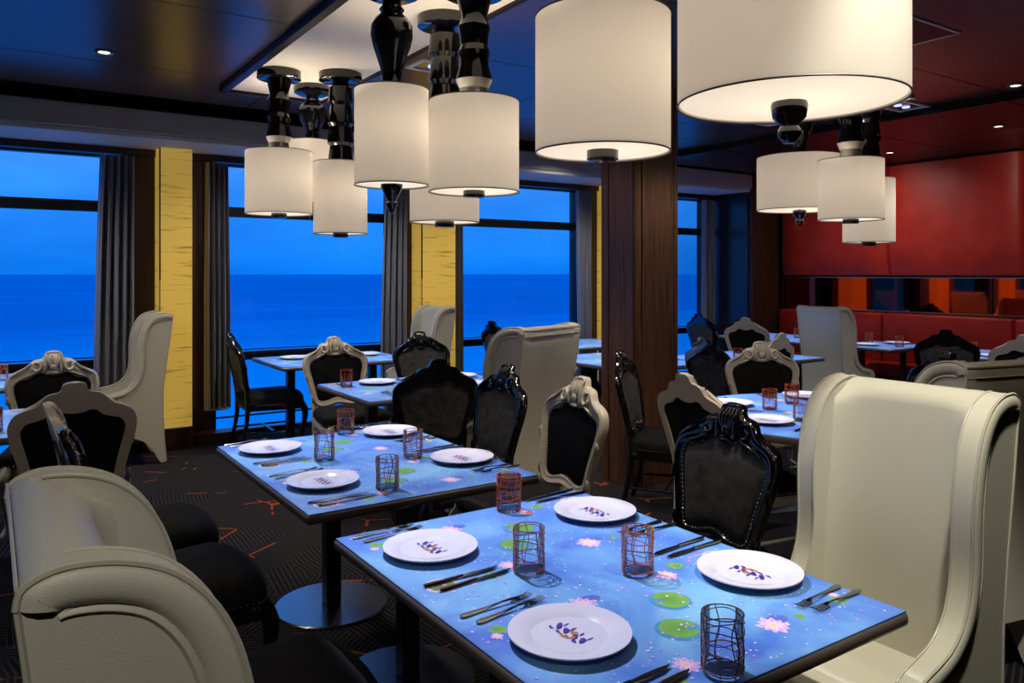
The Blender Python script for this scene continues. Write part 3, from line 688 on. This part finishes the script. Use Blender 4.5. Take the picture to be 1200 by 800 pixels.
# ------------------------------------------------------------------ tables
TH = .76; TW, TLN = .47, .62
def lily(col, cx, cy, r, a0, b, notch=.45, n=18, edge=True):
    pass
class PondImage:
    def __init__(s): s.v = []; s.f = []; s.c = []; s.z = 0
    def fan(s, pts, cc, ec):
        c = (sum(p[0] for p in pts)/len(pts), sum(p[1] for p in pts)/len(pts)); i = len(s.v)
        s.z = getattr(s, 'layer', 1)*.00012; s.v += [(c[0], c[1], s.z)]+[(p[0], p[1], s.z) for p in pts]; s.c += [cc]+[ec]*len(pts)
        for k in range(len(pts)): s.f.append((i, i+1+k, i+1+(k+1) % len(pts)))
    def pad(s, x, y, r, a, c=(.10, .25, .04), e=(.16, .34, .07)):
        pts = [(x+r*.12*math.cos(a), y+r*.12*math.sin(a))]
        for k in range(23):
            t = a+.28+(2*PI-.56)*k/22; q = r*(1+.03*math.sin(t*5)); pts.append((x+q*math.cos(t), y+q*math.sin(t)))
        i = len(s.v)
        s.z = .00024; s.v += [(p[0], p[1], s.z) for p in pts]; s.c += [c]+[e]*23
        for k in range(1, 23): s.f.append((i, i+k, i+k+1))
    def disc(s, x, y, r, c, e=None, n=18, sx=1, ph=0):
        s.fan([(x+r*sx*math.cos(2*PI*k/n), y+r*math.sin(2*PI*k/n)) for k in range(n)], c, e or c)
    def lotus(s, x, y, r, a=0):
        for ring, (rr, n, w, c0, c1) in enumerate(((1, 10, .25, (.50, .16, .42), (.72, .52, .74)), (.68, 7, .2, (.60, .26, .48), (.80, .66, .80)))):
            for k in range(n):
                s.layer = 3+2*ring+(k % 2); t = a+2*PI*k/n+ring*.3; L_ = r*rr*(.85+.25*((k*37) % 5)/5); dx, dy = math.cos(t), math.sin(t)
                P = [(x+dx*L_*q-dy*L_*w*h, y+dy*L_*q+dx*L_*w*h) for q, h in ((.1, 0), (.5, .9), (.8, .6), (1, 0), (.8, -.6), (.5, -.9))]
                s.fan(P, c0, c1)
        s.layer = 7; s.disc(x, y, r*.17, (.9, .55, .1), n=8); s.layer = 1
    def build(s, name, parent):
        me = bpy.data.meshes.new(name); me.from_pydata(s.v, [], s.f); a = me.color_attributes.new('Col', 'FLOAT_COLOR', 'POINT')
        for i, c in enumerate(s.c): a.data[i].color = (*c, 1)
        me.materials.append(M['print']); o = bpy.data.objects.new(name, me); COL.objects.link(o); o.parent = parent; o.location = (0, 0, .0001); o['kind'] = 'stuff'
        return tag(o, 'projected lily pond picture of pads, lotus flowers and pink specks')
def pond_projection(parent, half=None, radius=None):  # paints the projector's light image as flat coloured shapes
    p = PondImage(); rnd = random.Random(3)
    OL, OE = (.10, .12, .02), (.20, .14, .20)
    def inside(x, y): return (abs(x) < half[0]-.02 and abs(y) < half[1]-.02) if half else math.hypot(x, y) < radius-.03
    def setting(px, py, s):
        f = lambda dx, dy: (px+s*dx, py+s*dy)
        x, y = f(-.085, -.20); p.disc(x, y, .045, (.55, .40, .55)); p.layer = 2; p.disc(x, y, .036, (.09, .11, .02), (.15, .16, .04))
        for k in range(14):
            p.layer = 3; a = rnd.random()*6.28; x2, y2 = x+s*.05+.045*math.cos(a), y-s*.01+.03*math.sin(a); p.disc(x2, y2, .006, (.6, .22, .5), n=5)
        p.layer = 1
        for dx, dy, r in ((-.10, .165, .021), (.055, .168, .013), (.064, -.215, .024)): x, y = f(dx, dy); p.pad(x, y, r, rnd.random()*6)
        x, y = f(.143, .163); p.lotus(x, y, .041, rnd.random()); p.disc(x+.03, y+.015, .02, (.08, .13, .42), sx=1.6)
        x, y = f(.132, -.18); p.lotus(x, y, .033, rnd.random())
        x, y = f(-.118, .138); p.lotus(x, y, .016, rnd.random())
    if half:
        for k in range(60):
            x, y = (rnd.uniform(-half[0], half[0]), rnd.uniform(-half[1], half[1]))
        for py in (-.325, .325): setting(-.285, py, 1); setting(.285, py, -1)
        for cy in (-.325, .325):
            p.disc(.045, cy+.06, .052, (.055, .22, .42)); p.disc(-.05, cy-.06, .055, (.055, .22, .42))
            p.pad(.05, cy+.065, .045, 2.7); p.pad(-.045, cy-.055, .046, -.6)
    else:
        for k in range(4):
            a = .7+k*PI/2; x, y = .42*math.cos(a), .42*math.sin(a); setting(x, y, 1 if k % 2 else -1)
        p.pad(.05, .1, .05, 1); p.pad(-.1, -.05, .05, 3)
    p.layer = 8
    for k in range(900):
        x, y = (rnd.uniform(-half[0], half[0]), rnd.uniform(-half[1], half[1])) if half else (rnd.uniform(-radius, radius), rnd.uniform(-radius, radius))
        if inside(x, y): p.disc(x, y, rnd.uniform(.0019, .0043), rnd.choice([(.62, .32, .75), (.75, .55, .85), (.60, .22, .60), (.5, .6, .9)]), n=5)
    return p.build('pond_picture', parent)
def make_table():
    e_ = empty('dining_table', (0, 0, 0))
    tp = B().box(-TW, -TLN, -.036, TW, TLN, -.003, .012, 3).out('tabletop', M['table_edge'], e_, loc=(0, 0, TH))
    b = B().box(-TW+.007, -TLN+.007, -.004, TW-.007, TLN-.007, 0).out('pond_surface', M['pond'], tp, smooth=0)
    pond_projection(tp, (TW-.007, TLN-.007))
    for s in (-1, 1):
        B().box(-.035, s*.40-.035, .012, .035, s*.40+.035, TH-.037, .004, 1).out('pedestal_post', M['pedestal'], e_, smooth=0)
        B().lathe([(.26, 0), (.262, .006), (.255, .012)], 48, (0, s*.40, 0)).out('base_plate', M['disc'], e_)
        B().box(-.30, s*.40-.03, TH-.05, .30, s*.40+.03, TH-.036).out('support_bar', M['pedestal'], e_, smooth=0)
    return e_
tproto = None
def table(x, y, deg, label):
    global tproto
    if tproto is None: tproto = make_table(); o = tproto
    else: o = copy_tree(tproto)
    o.location = (x, y, 0); o.rotation_euler = (0, 0, math.radians(deg)); tag(o, label, 'table', 'square-cornered pond tables'); return o
def projector(x, y, hx_, hy_, energy, px=-.12, py=1.25, z=2.86):
    if y > 6: py = -1.0
    elif x > 4.5: py = .3
    if x > 6: px, py = -.6, .1
    # ceiling projector: a narrow beam cut to the table top
    d = bpy.data.lights.new('projector_beam', 'SPOT'); d.energy = energy; d.color = (.74, .77, 1); d.spot_size = math.radians(112); d.spot_blend = .05; d.shadow_soft_size = .02
    o = bpy.data.objects.new('projector_beam', d); COL.objects.link(o); o.location = (x+px, y+py, z)
    d.use_nodes = True; t = d.node_tree; em = t.nodes['Emission']; tcd = t.nodes.new('ShaderNodeTexCoord'); s = t.nodes.new('ShaderNodeSeparateXYZ'); t.links.new(tcd.outputs['Normal'], s.inputs[0])
    def m_(op, a, b=None, c=None):
        n = t.nodes.new('ShaderNodeMath'); n.operation = op
        for i, v_ in enumerate((a, b, c)):
            if v_ is None: continue
            if isinstance(v_, (int, float)): n.inputs[i].default_value = v_
            else: t.links.new(v_, n.inputs[i])
        return n.outputs[0]
    H = z-TH; az = m_('ABSOLUTE', s.outputs[2])
    outs = []
    for k, c0, hh in ((0, PSIGN*-px/H, hx_/H), (1, PSIGN*-py/H, hy_/H)):
        q = m_('SUBTRACT', m_('DIVIDE', s.outputs[k], az), c0); q = m_('SUBTRACT', hh, m_('ABSOLUTE', q)); q = m_('MULTIPLY', q, 60); q = m_('ADD', q, .5)
        n = t.nodes.new('ShaderNodeClamp'); t.links.new(q, n.inputs[0]); outs.append(n.outputs[0])
    t.links.new(m_('MULTIPLY', outs[0], outs[1]), em.inputs['Strength'])
PSIGN = 1
PE = 380
TB = [(1.325, 1.62, 0, 'front dining table with lily pond top, nearest the camera'),
      (1.335, 3.11, 0, 'second dining table with lily pond top, directly beyond the front one'),
      (-.0, 4.95, 90, 'dining table at left edge between the two large ivory chairs'),
      (-.24, 6.9, 90, 'dining table at left edge before the first window'),
      (2.68, 7.02, 90, 'narrow table against the second window behind the ivory chair'),
      (2.57, 4.96, 90, 'middle dining table before the second window, with amber-rimmed tumbler'),
      (5.55, 6.98, 90, 'dining table at the third window behind the central wing chair'),
      (4.83, 5.41, 0, 'dining table left of the walnut column, mostly hidden'),
      (5.95, 4.95, 90, 'dining table right of the walnut column, behind the black chair'),
      (8.25, 6.25, 0, 'far dining table by the banquette corner, left of pale wing chair'),
      (8.25, 4.92, 0, 'table at red banquette right of the pale wing chair'),
      (8.2, 3.45, 0, 'table at the red banquette near the right edge')]
for x, y, dg, lab in TB:
    if lab.startswith('table at red'):
        o = table(x, y, dg, lab); o.scale = (.95, .60, 1)
        projector(x, y, .44, .37, PE*.5)
    else:
        table(x, y, dg, lab)
        projector(x, y, *(((TW, TLN) if dg == 0 else (TLN, TW))), PE if y < 4 and x < 3 else PE*.75)
# round table
rt = empty('round_table', (3.93, 2.68, 0), label='round dining table with pond top behind the large right wing chair', cat='table')
tp = B().lathe([(.74, -.04), (.775, -.036), (.78, -.02), (.775, -.004)], 72).out('tabletop', M['table_edge'], rt, loc=(0, 0, TH))
B().lathe([(.768, -.005), (.768, 0)], 72).out('pond_surface', M['pond'], tp, smooth=0)
pond_projection(tp, None, .76)
B().lathe([(.06, .012), (.06, TH-.04)], 24).out('pedestal_post', M['pedestal'], rt)
B().lathe([(.36, 0), (.36, .012)], 48).out('base_plate', M['disc'], rt)
projector(3.93, 2.68, .78, .78, PE*1.1)

# ------------------------------------------------------------------ table ware
def make_plate():
    e_ = empty('dinner_plate')
    B().lathe([(.0, 0), (.075, 0), (.082, .004), (.128, .014), (.135, .018), (.1345, .0205), (.128, .0195), (.092, .0145), (.086, .0105), (.080, .0095), (.0005, .0095)], 64, cap0=False).out('plate_body', M['china'], e_, smooth=30)
    def marks(mm, polys, nm):
        b = B(); 
        for P in polys:
            vs = [b.b.verts.new((x, y, .0102 if 'gold' in nm else .0099)) for x, y in P]; b.b.faces.new(vs)
        b.out(nm, mm, e_, smooth=0)['kind'] = 'stuff'
    def blob(cx, cy, r, a, sx=1.7, seed=0):
        rr = random.Random(seed); n = 9
        return [(cx+math.cos(a)*r*sx*math.cos(t)-math.sin(a)*r*math.sin(t), cy+math.sin(a)*r*sx*math.cos(t)+math.cos(a)*r*math.sin(t)) for t, r in [(2*PI*k/n, r*(.7+.6*rr.random())) for k in range(n)]]
    V = []
    for i, yy in enumerate((.042, .016, -.014, -.040)):
        V.append(blob(.004, yy, .0075, .7, 2.2, i)); V.append(blob(-.014, yy+.007, .0045, 1.3, 2.3, i+9)); V.append(blob(.021, yy-.003, .0032, .2, 3.0, i+19))
    marks(M['print_violet'], V, 'violet_motif')
    marks(M['print_dark'], [blob(.0, yy-.007, .003, .1, 2.2, i+40) for i, yy in enumerate((.042, .016, -.014, -.040))], 'dark_motif')
    ring = []
    for k in range(10):
        a, c = PI*.9*k/10+2.2, PI*.9*(k+1)/10+2.2
        ring.append([(-.004+r*.9*math.cos(t), .0+r*1.1*math.sin(t)) for t, r in ((a, .012), (a, .020), (c, .020), (c, .012))])
    marks(M['print_gold'], ring+[blob(.010, -.002, .008, 1.5, 1.5, 77)], 'gold_motif')
    return e_
def make_tumbler(top):
    e_ = empty('tumbler')
    Hh = .118; R = .041
    B().lathe([(R-.004, .001), (R-.001, .006), (R, .02), (R, Hh)], 36, cap0=False, cap1=False).out('glass_wall', M['glass'], e_, smooth=50)
    B().lathe([(R-.004, .001), (R-.0025, .004), (R-.003, .010), (.002, .011)], 36).out('glass_base', M['glass_base'], e_)
    b = B(); rr = random.Random(5); r = R+.0006
    for k in range(6):
        z0_ = .010+k*.0195+rr.uniform(-.004, .004); p1, p2 = rr.random()*6, rr.random()*6
        b.tube([(r*math.cos(a), r*math.sin(a), min(Hh-.001, z0_+.0035*math.sin(a*2+p1)+.002*math.sin(a*3+p2))) for a in [2*PI*i/36 for i in range(37)]], .0010 if k % 2 else .0014, 4, False)
    for k in range(9):
        a0 = k*2*PI/9+rr.uniform(-.15, .15); p1 = rr.random()*6
        b.tube([(r*math.cos(a), r*math.sin(a), z_) for z_, a in [(.004+i*(Hh-.006)/12, a0+.13*math.sin(i*.5+p1)) for i in range(13)]], .0015 if k % 3 == 0 else .0010, 4, False)
    b.tube([(R*math.cos(a)-.0, R*math.sin(a), Hh) for a in [2*PI*i/36 for i in range(37)]], .0013, 5, False)
    b.out('thread_pattern', M['thread'] if not top else M['thread_o'], e_, smooth=0)
    if top:
        b = B(); b.lathe([(R-.003, Hh*.62), (R-.003, Hh*.97)], 36, cap0=False, cap1=False); b.out('amber_band', thin_glass('amber_tint', (.75, .25, .10), .05), e_)
    return e_
def sweep(b, pts, w, th):      # flat bar
    rows = []
    for (x, y, z), ww in zip(pts, w): rows.append([(x, y-ww, z), (x, y-ww*.6, z+th), (x, y+ww*.6, z+th), (x, y+ww, z), (x, y, z-th*.4)])
    b.grid(rows, True, True, True)
def make_fork():
    e_ = empty('fork')
    b = B(); sweep(b, [(-.10, 0, .003), (-.09, 0, .003), (-.04, 0, .003), (.02, 0, .007), (.04, 0, .007), (.052, 0, .004)], [.006, .0095, .006, .0028, .004, .011], .0025); b.out('handle', M['steel'], e_)
    b = B()
    for k in range(4):
        y = -.0096+.0064*k; sweep(b, [(.05, y, .004), (.07, y, .0028), (.088, y, .004), (.102, y, .008)], [.0024, .0018, .0016, .0008], .0016)
    b.out('tines', M['steel'], e_); return e_
def make_knife():
    e_ = empty('knife')
    b = B(); sweep(b, [(-.115, 0, .003), (-.105, 0, .003), (-.05, 0, .003), (.0, 0, .004)], [.005, .0085, .0068, .005], .004); b.out('handle', M['steel'], e_)
    b = B(); sweep(b, [(.0, 0, .004), (.04, 0, .004), (.085, 0.001, .004), (.112, .004, .004)], [.007, .0095, .009, .002], .0012); b.out('blade', M['steel'], e_); return e_
PROT = {}
def put(kind, x, y, rz, label, group, cat, z=TH+.0012):
    mk = {'plate': make_plate, 'tumbler': lambda: make_tumbler(False), 'amber': lambda: make_tumbler(True), 'fork': make_fork, 'knife': make_knife}[kind]
    if kind not in PROT: PROT[kind] = mk(); o = PROT[kind]
    else: o = copy_tree(PROT[kind])
    o.location = (x, y, z); o.rotation_euler = (0, 0, rz); return tag(o, label, cat, group)
PZ = TH+.0012
def setting(px, py, side, tname, where, cut=True, jitter=0):
    # side: heading of the sitter in degrees
    a = math.radians(side); c, s = math.cos(a), math.sin(a)
    def w(dx, dy): return px+c*dx-s*dy, py+s*dx+c*dy
    put('plate', px, py, a, 'white plate %s' % where, 'dinner plates on '+tname, 'plate')
    if not cut: return
    for k, dx, dy, r in ((0, -.03, .185, .12), (1, -.045, .225, .05)):
        x, y = w(dx, dy); put('fork', x, y, a+r, '%s fork of the pair %s' % (('inner', 'outer')[k], where), 'forks on '+tname, 'fork')
    for k, dx, dy, r in ((0, -.02, -.215, .03), (1, .0, -.255, .08)):
        x, y = w(dx, dy); put('knife', x, y, a+r, '%s knife of the pair %s' % (('inner', 'outer')[k], where), 'knives on '+tname, 'knife')
T1 = 'the front table'; T2 = 'the second table'
setting(1.045, 1.975, 0, T1, 'at the far left place of the front table')
setting(1.045, 1.335, 0, T1, 'at the nearest left place of the front table')
setting(1.655, 1.98, 180, T1, 'at the far right place of the front table')
setting(1.655, 1.352, 180, T1, 'at the near right place of the front table')
setting(1.045, 3.50, 0, T2, 'at the far left place of the second table')
setting(1.045, 2.835, 0, T2, 'at the near left place of the second table')
setting(1.65, 3.545, 180, T2, 'at the far right place of the second table')
setting(1.67, 2.872, 180, T2, 'at the near right place of the second table')
GL = 'tumblers on the tables'
for (x, y, lab, k) in ((1.191, 1.695, 'threaded tumbler left of centre on the front table, between two plates', 'tumbler'), (1.422, 1.526, 'threaded tumbler right of centre on the front table', 'tumbler'), (1.209, 1.053, 'nearest threaded tumbler at the bottom of the photograph', 'tumbler'), (1.446, 2.175, 'amber-rimmed tumbler at the far corner of the front table', 'amber'),
                    (1.184, 3.198, 'threaded tumbler on the left side of the second table', 'tumbler'), (1.465, 3.66, 'dark threaded tumbler at the far edge of the second table', 'tumbler'), (1.518, 3.03, 'threaded tumbler on the right side of the second table', 'tumbler'), (1.217, 2.638, 'threaded tumbler at the near side of the second table', 'tumbler'),
                    (2.086, 5.20, 'amber-rimmed tumbler on the middle table by the ivory chair', 'amber'), (3.17, 4.98, 'tumbler on the middle table behind the black chair', 'amber'),
                    (3.778, 2.941, 'leftmost amber-rimmed tumbler on the round table', 'amber'), (4.064, 3.001, 'amber-rimmed tumbler at the back of the round table', 'amber'), (3.633, 2.624, 'nearest threaded tumbler on the round table', 'tumbler'),
                    (.02, 4.70, 'tumbler on the left-edge table', 'amber'), (.08, 6.9, 'tumbler on the left window table', 'tumbler'),
                    (8.36, 5.14, 'left tumbler on the banquette table beside the wing chair', 'tumbler'), (8.18, 4.68, 'right tumbler on the banquette table beside the wing chair', 'tumbler'),
                    (8.05, 3.86, 'tumbler on the rightmost banquette table', 'tumbler'), (8.3, 6.05, 'tumbler on the far corner table by the banquette', 'tumbler'), (5.62, 4.72, 'tumbler on the table right of the walnut column', 'amber'), (4.62, 5.15, 'tumbler on the hidden table left of the walnut column', 'tumbler')):
    put(k, x, y, random.random()*6, lab, GL, 'tumbler', PZ)
setting(2.33, 5.22, -90, 'the middle table', 'at the far left place of the middle table')
setting(2.40, 4.74, 90, 'the middle table', 'at the near left place of the middle table')
setting(3.0, 5.2, -90, 'the middle table', 'at the far right place of the middle table')
setting(2.92, 4.72, 90, 'the middle table', 'at the near right place of the middle table')
setting(3.72, 3.18, -30, 'the round table', 'at the left of the round table')
setting(4.35, 3.12, 235, 'the round table', 'at the back of the round table')
setting(3.45, 2.70, 10, 'the round table', 'at the near side of the round table')
for x, y, sd, tn, wh in ((2.37, 7.18, 0, 'the second window table', 'left of the ivory chair on the window table'), (3.05, 7.10, 180, 'the second window table', 'right of the ivory chair on the second window table'),
                     (.42, 4.72, 90, 'the left-edge table', 'near the corner of the left-edge table'), (-.16, 4.84, 90, 'the left-edge table', 'at the left edge of the photograph'),
                     (8.08, 5.0, 0, 'the banquette table', 'left on the banquette table beside the pale wing chair'), (8.55, 4.92, 180, 'the banquette table', 'right on the banquette table beside the pale wing chair'),
                     (7.98, 3.62, 0, 'the right banquette table', 'near side of the rightmost banquette table'), (8.45, 3.4, 180, 'the right banquette table', 'far side of the rightmost banquette table'),
                     (7.98, 6.55, 0, 'the far corner table', 'on the far corner table left of the ivory chair'), (5.45, 4.95, 90, 'the table right of the column', 'on the table right of the walnut column'), (4.55, 5.05, 0, 'the hidden table', 'on the table left of the walnut column')):
    setting(x, y, sd, tn, wh, cut=False)
# things at the foot of the scene: sideboard object near second yellow column
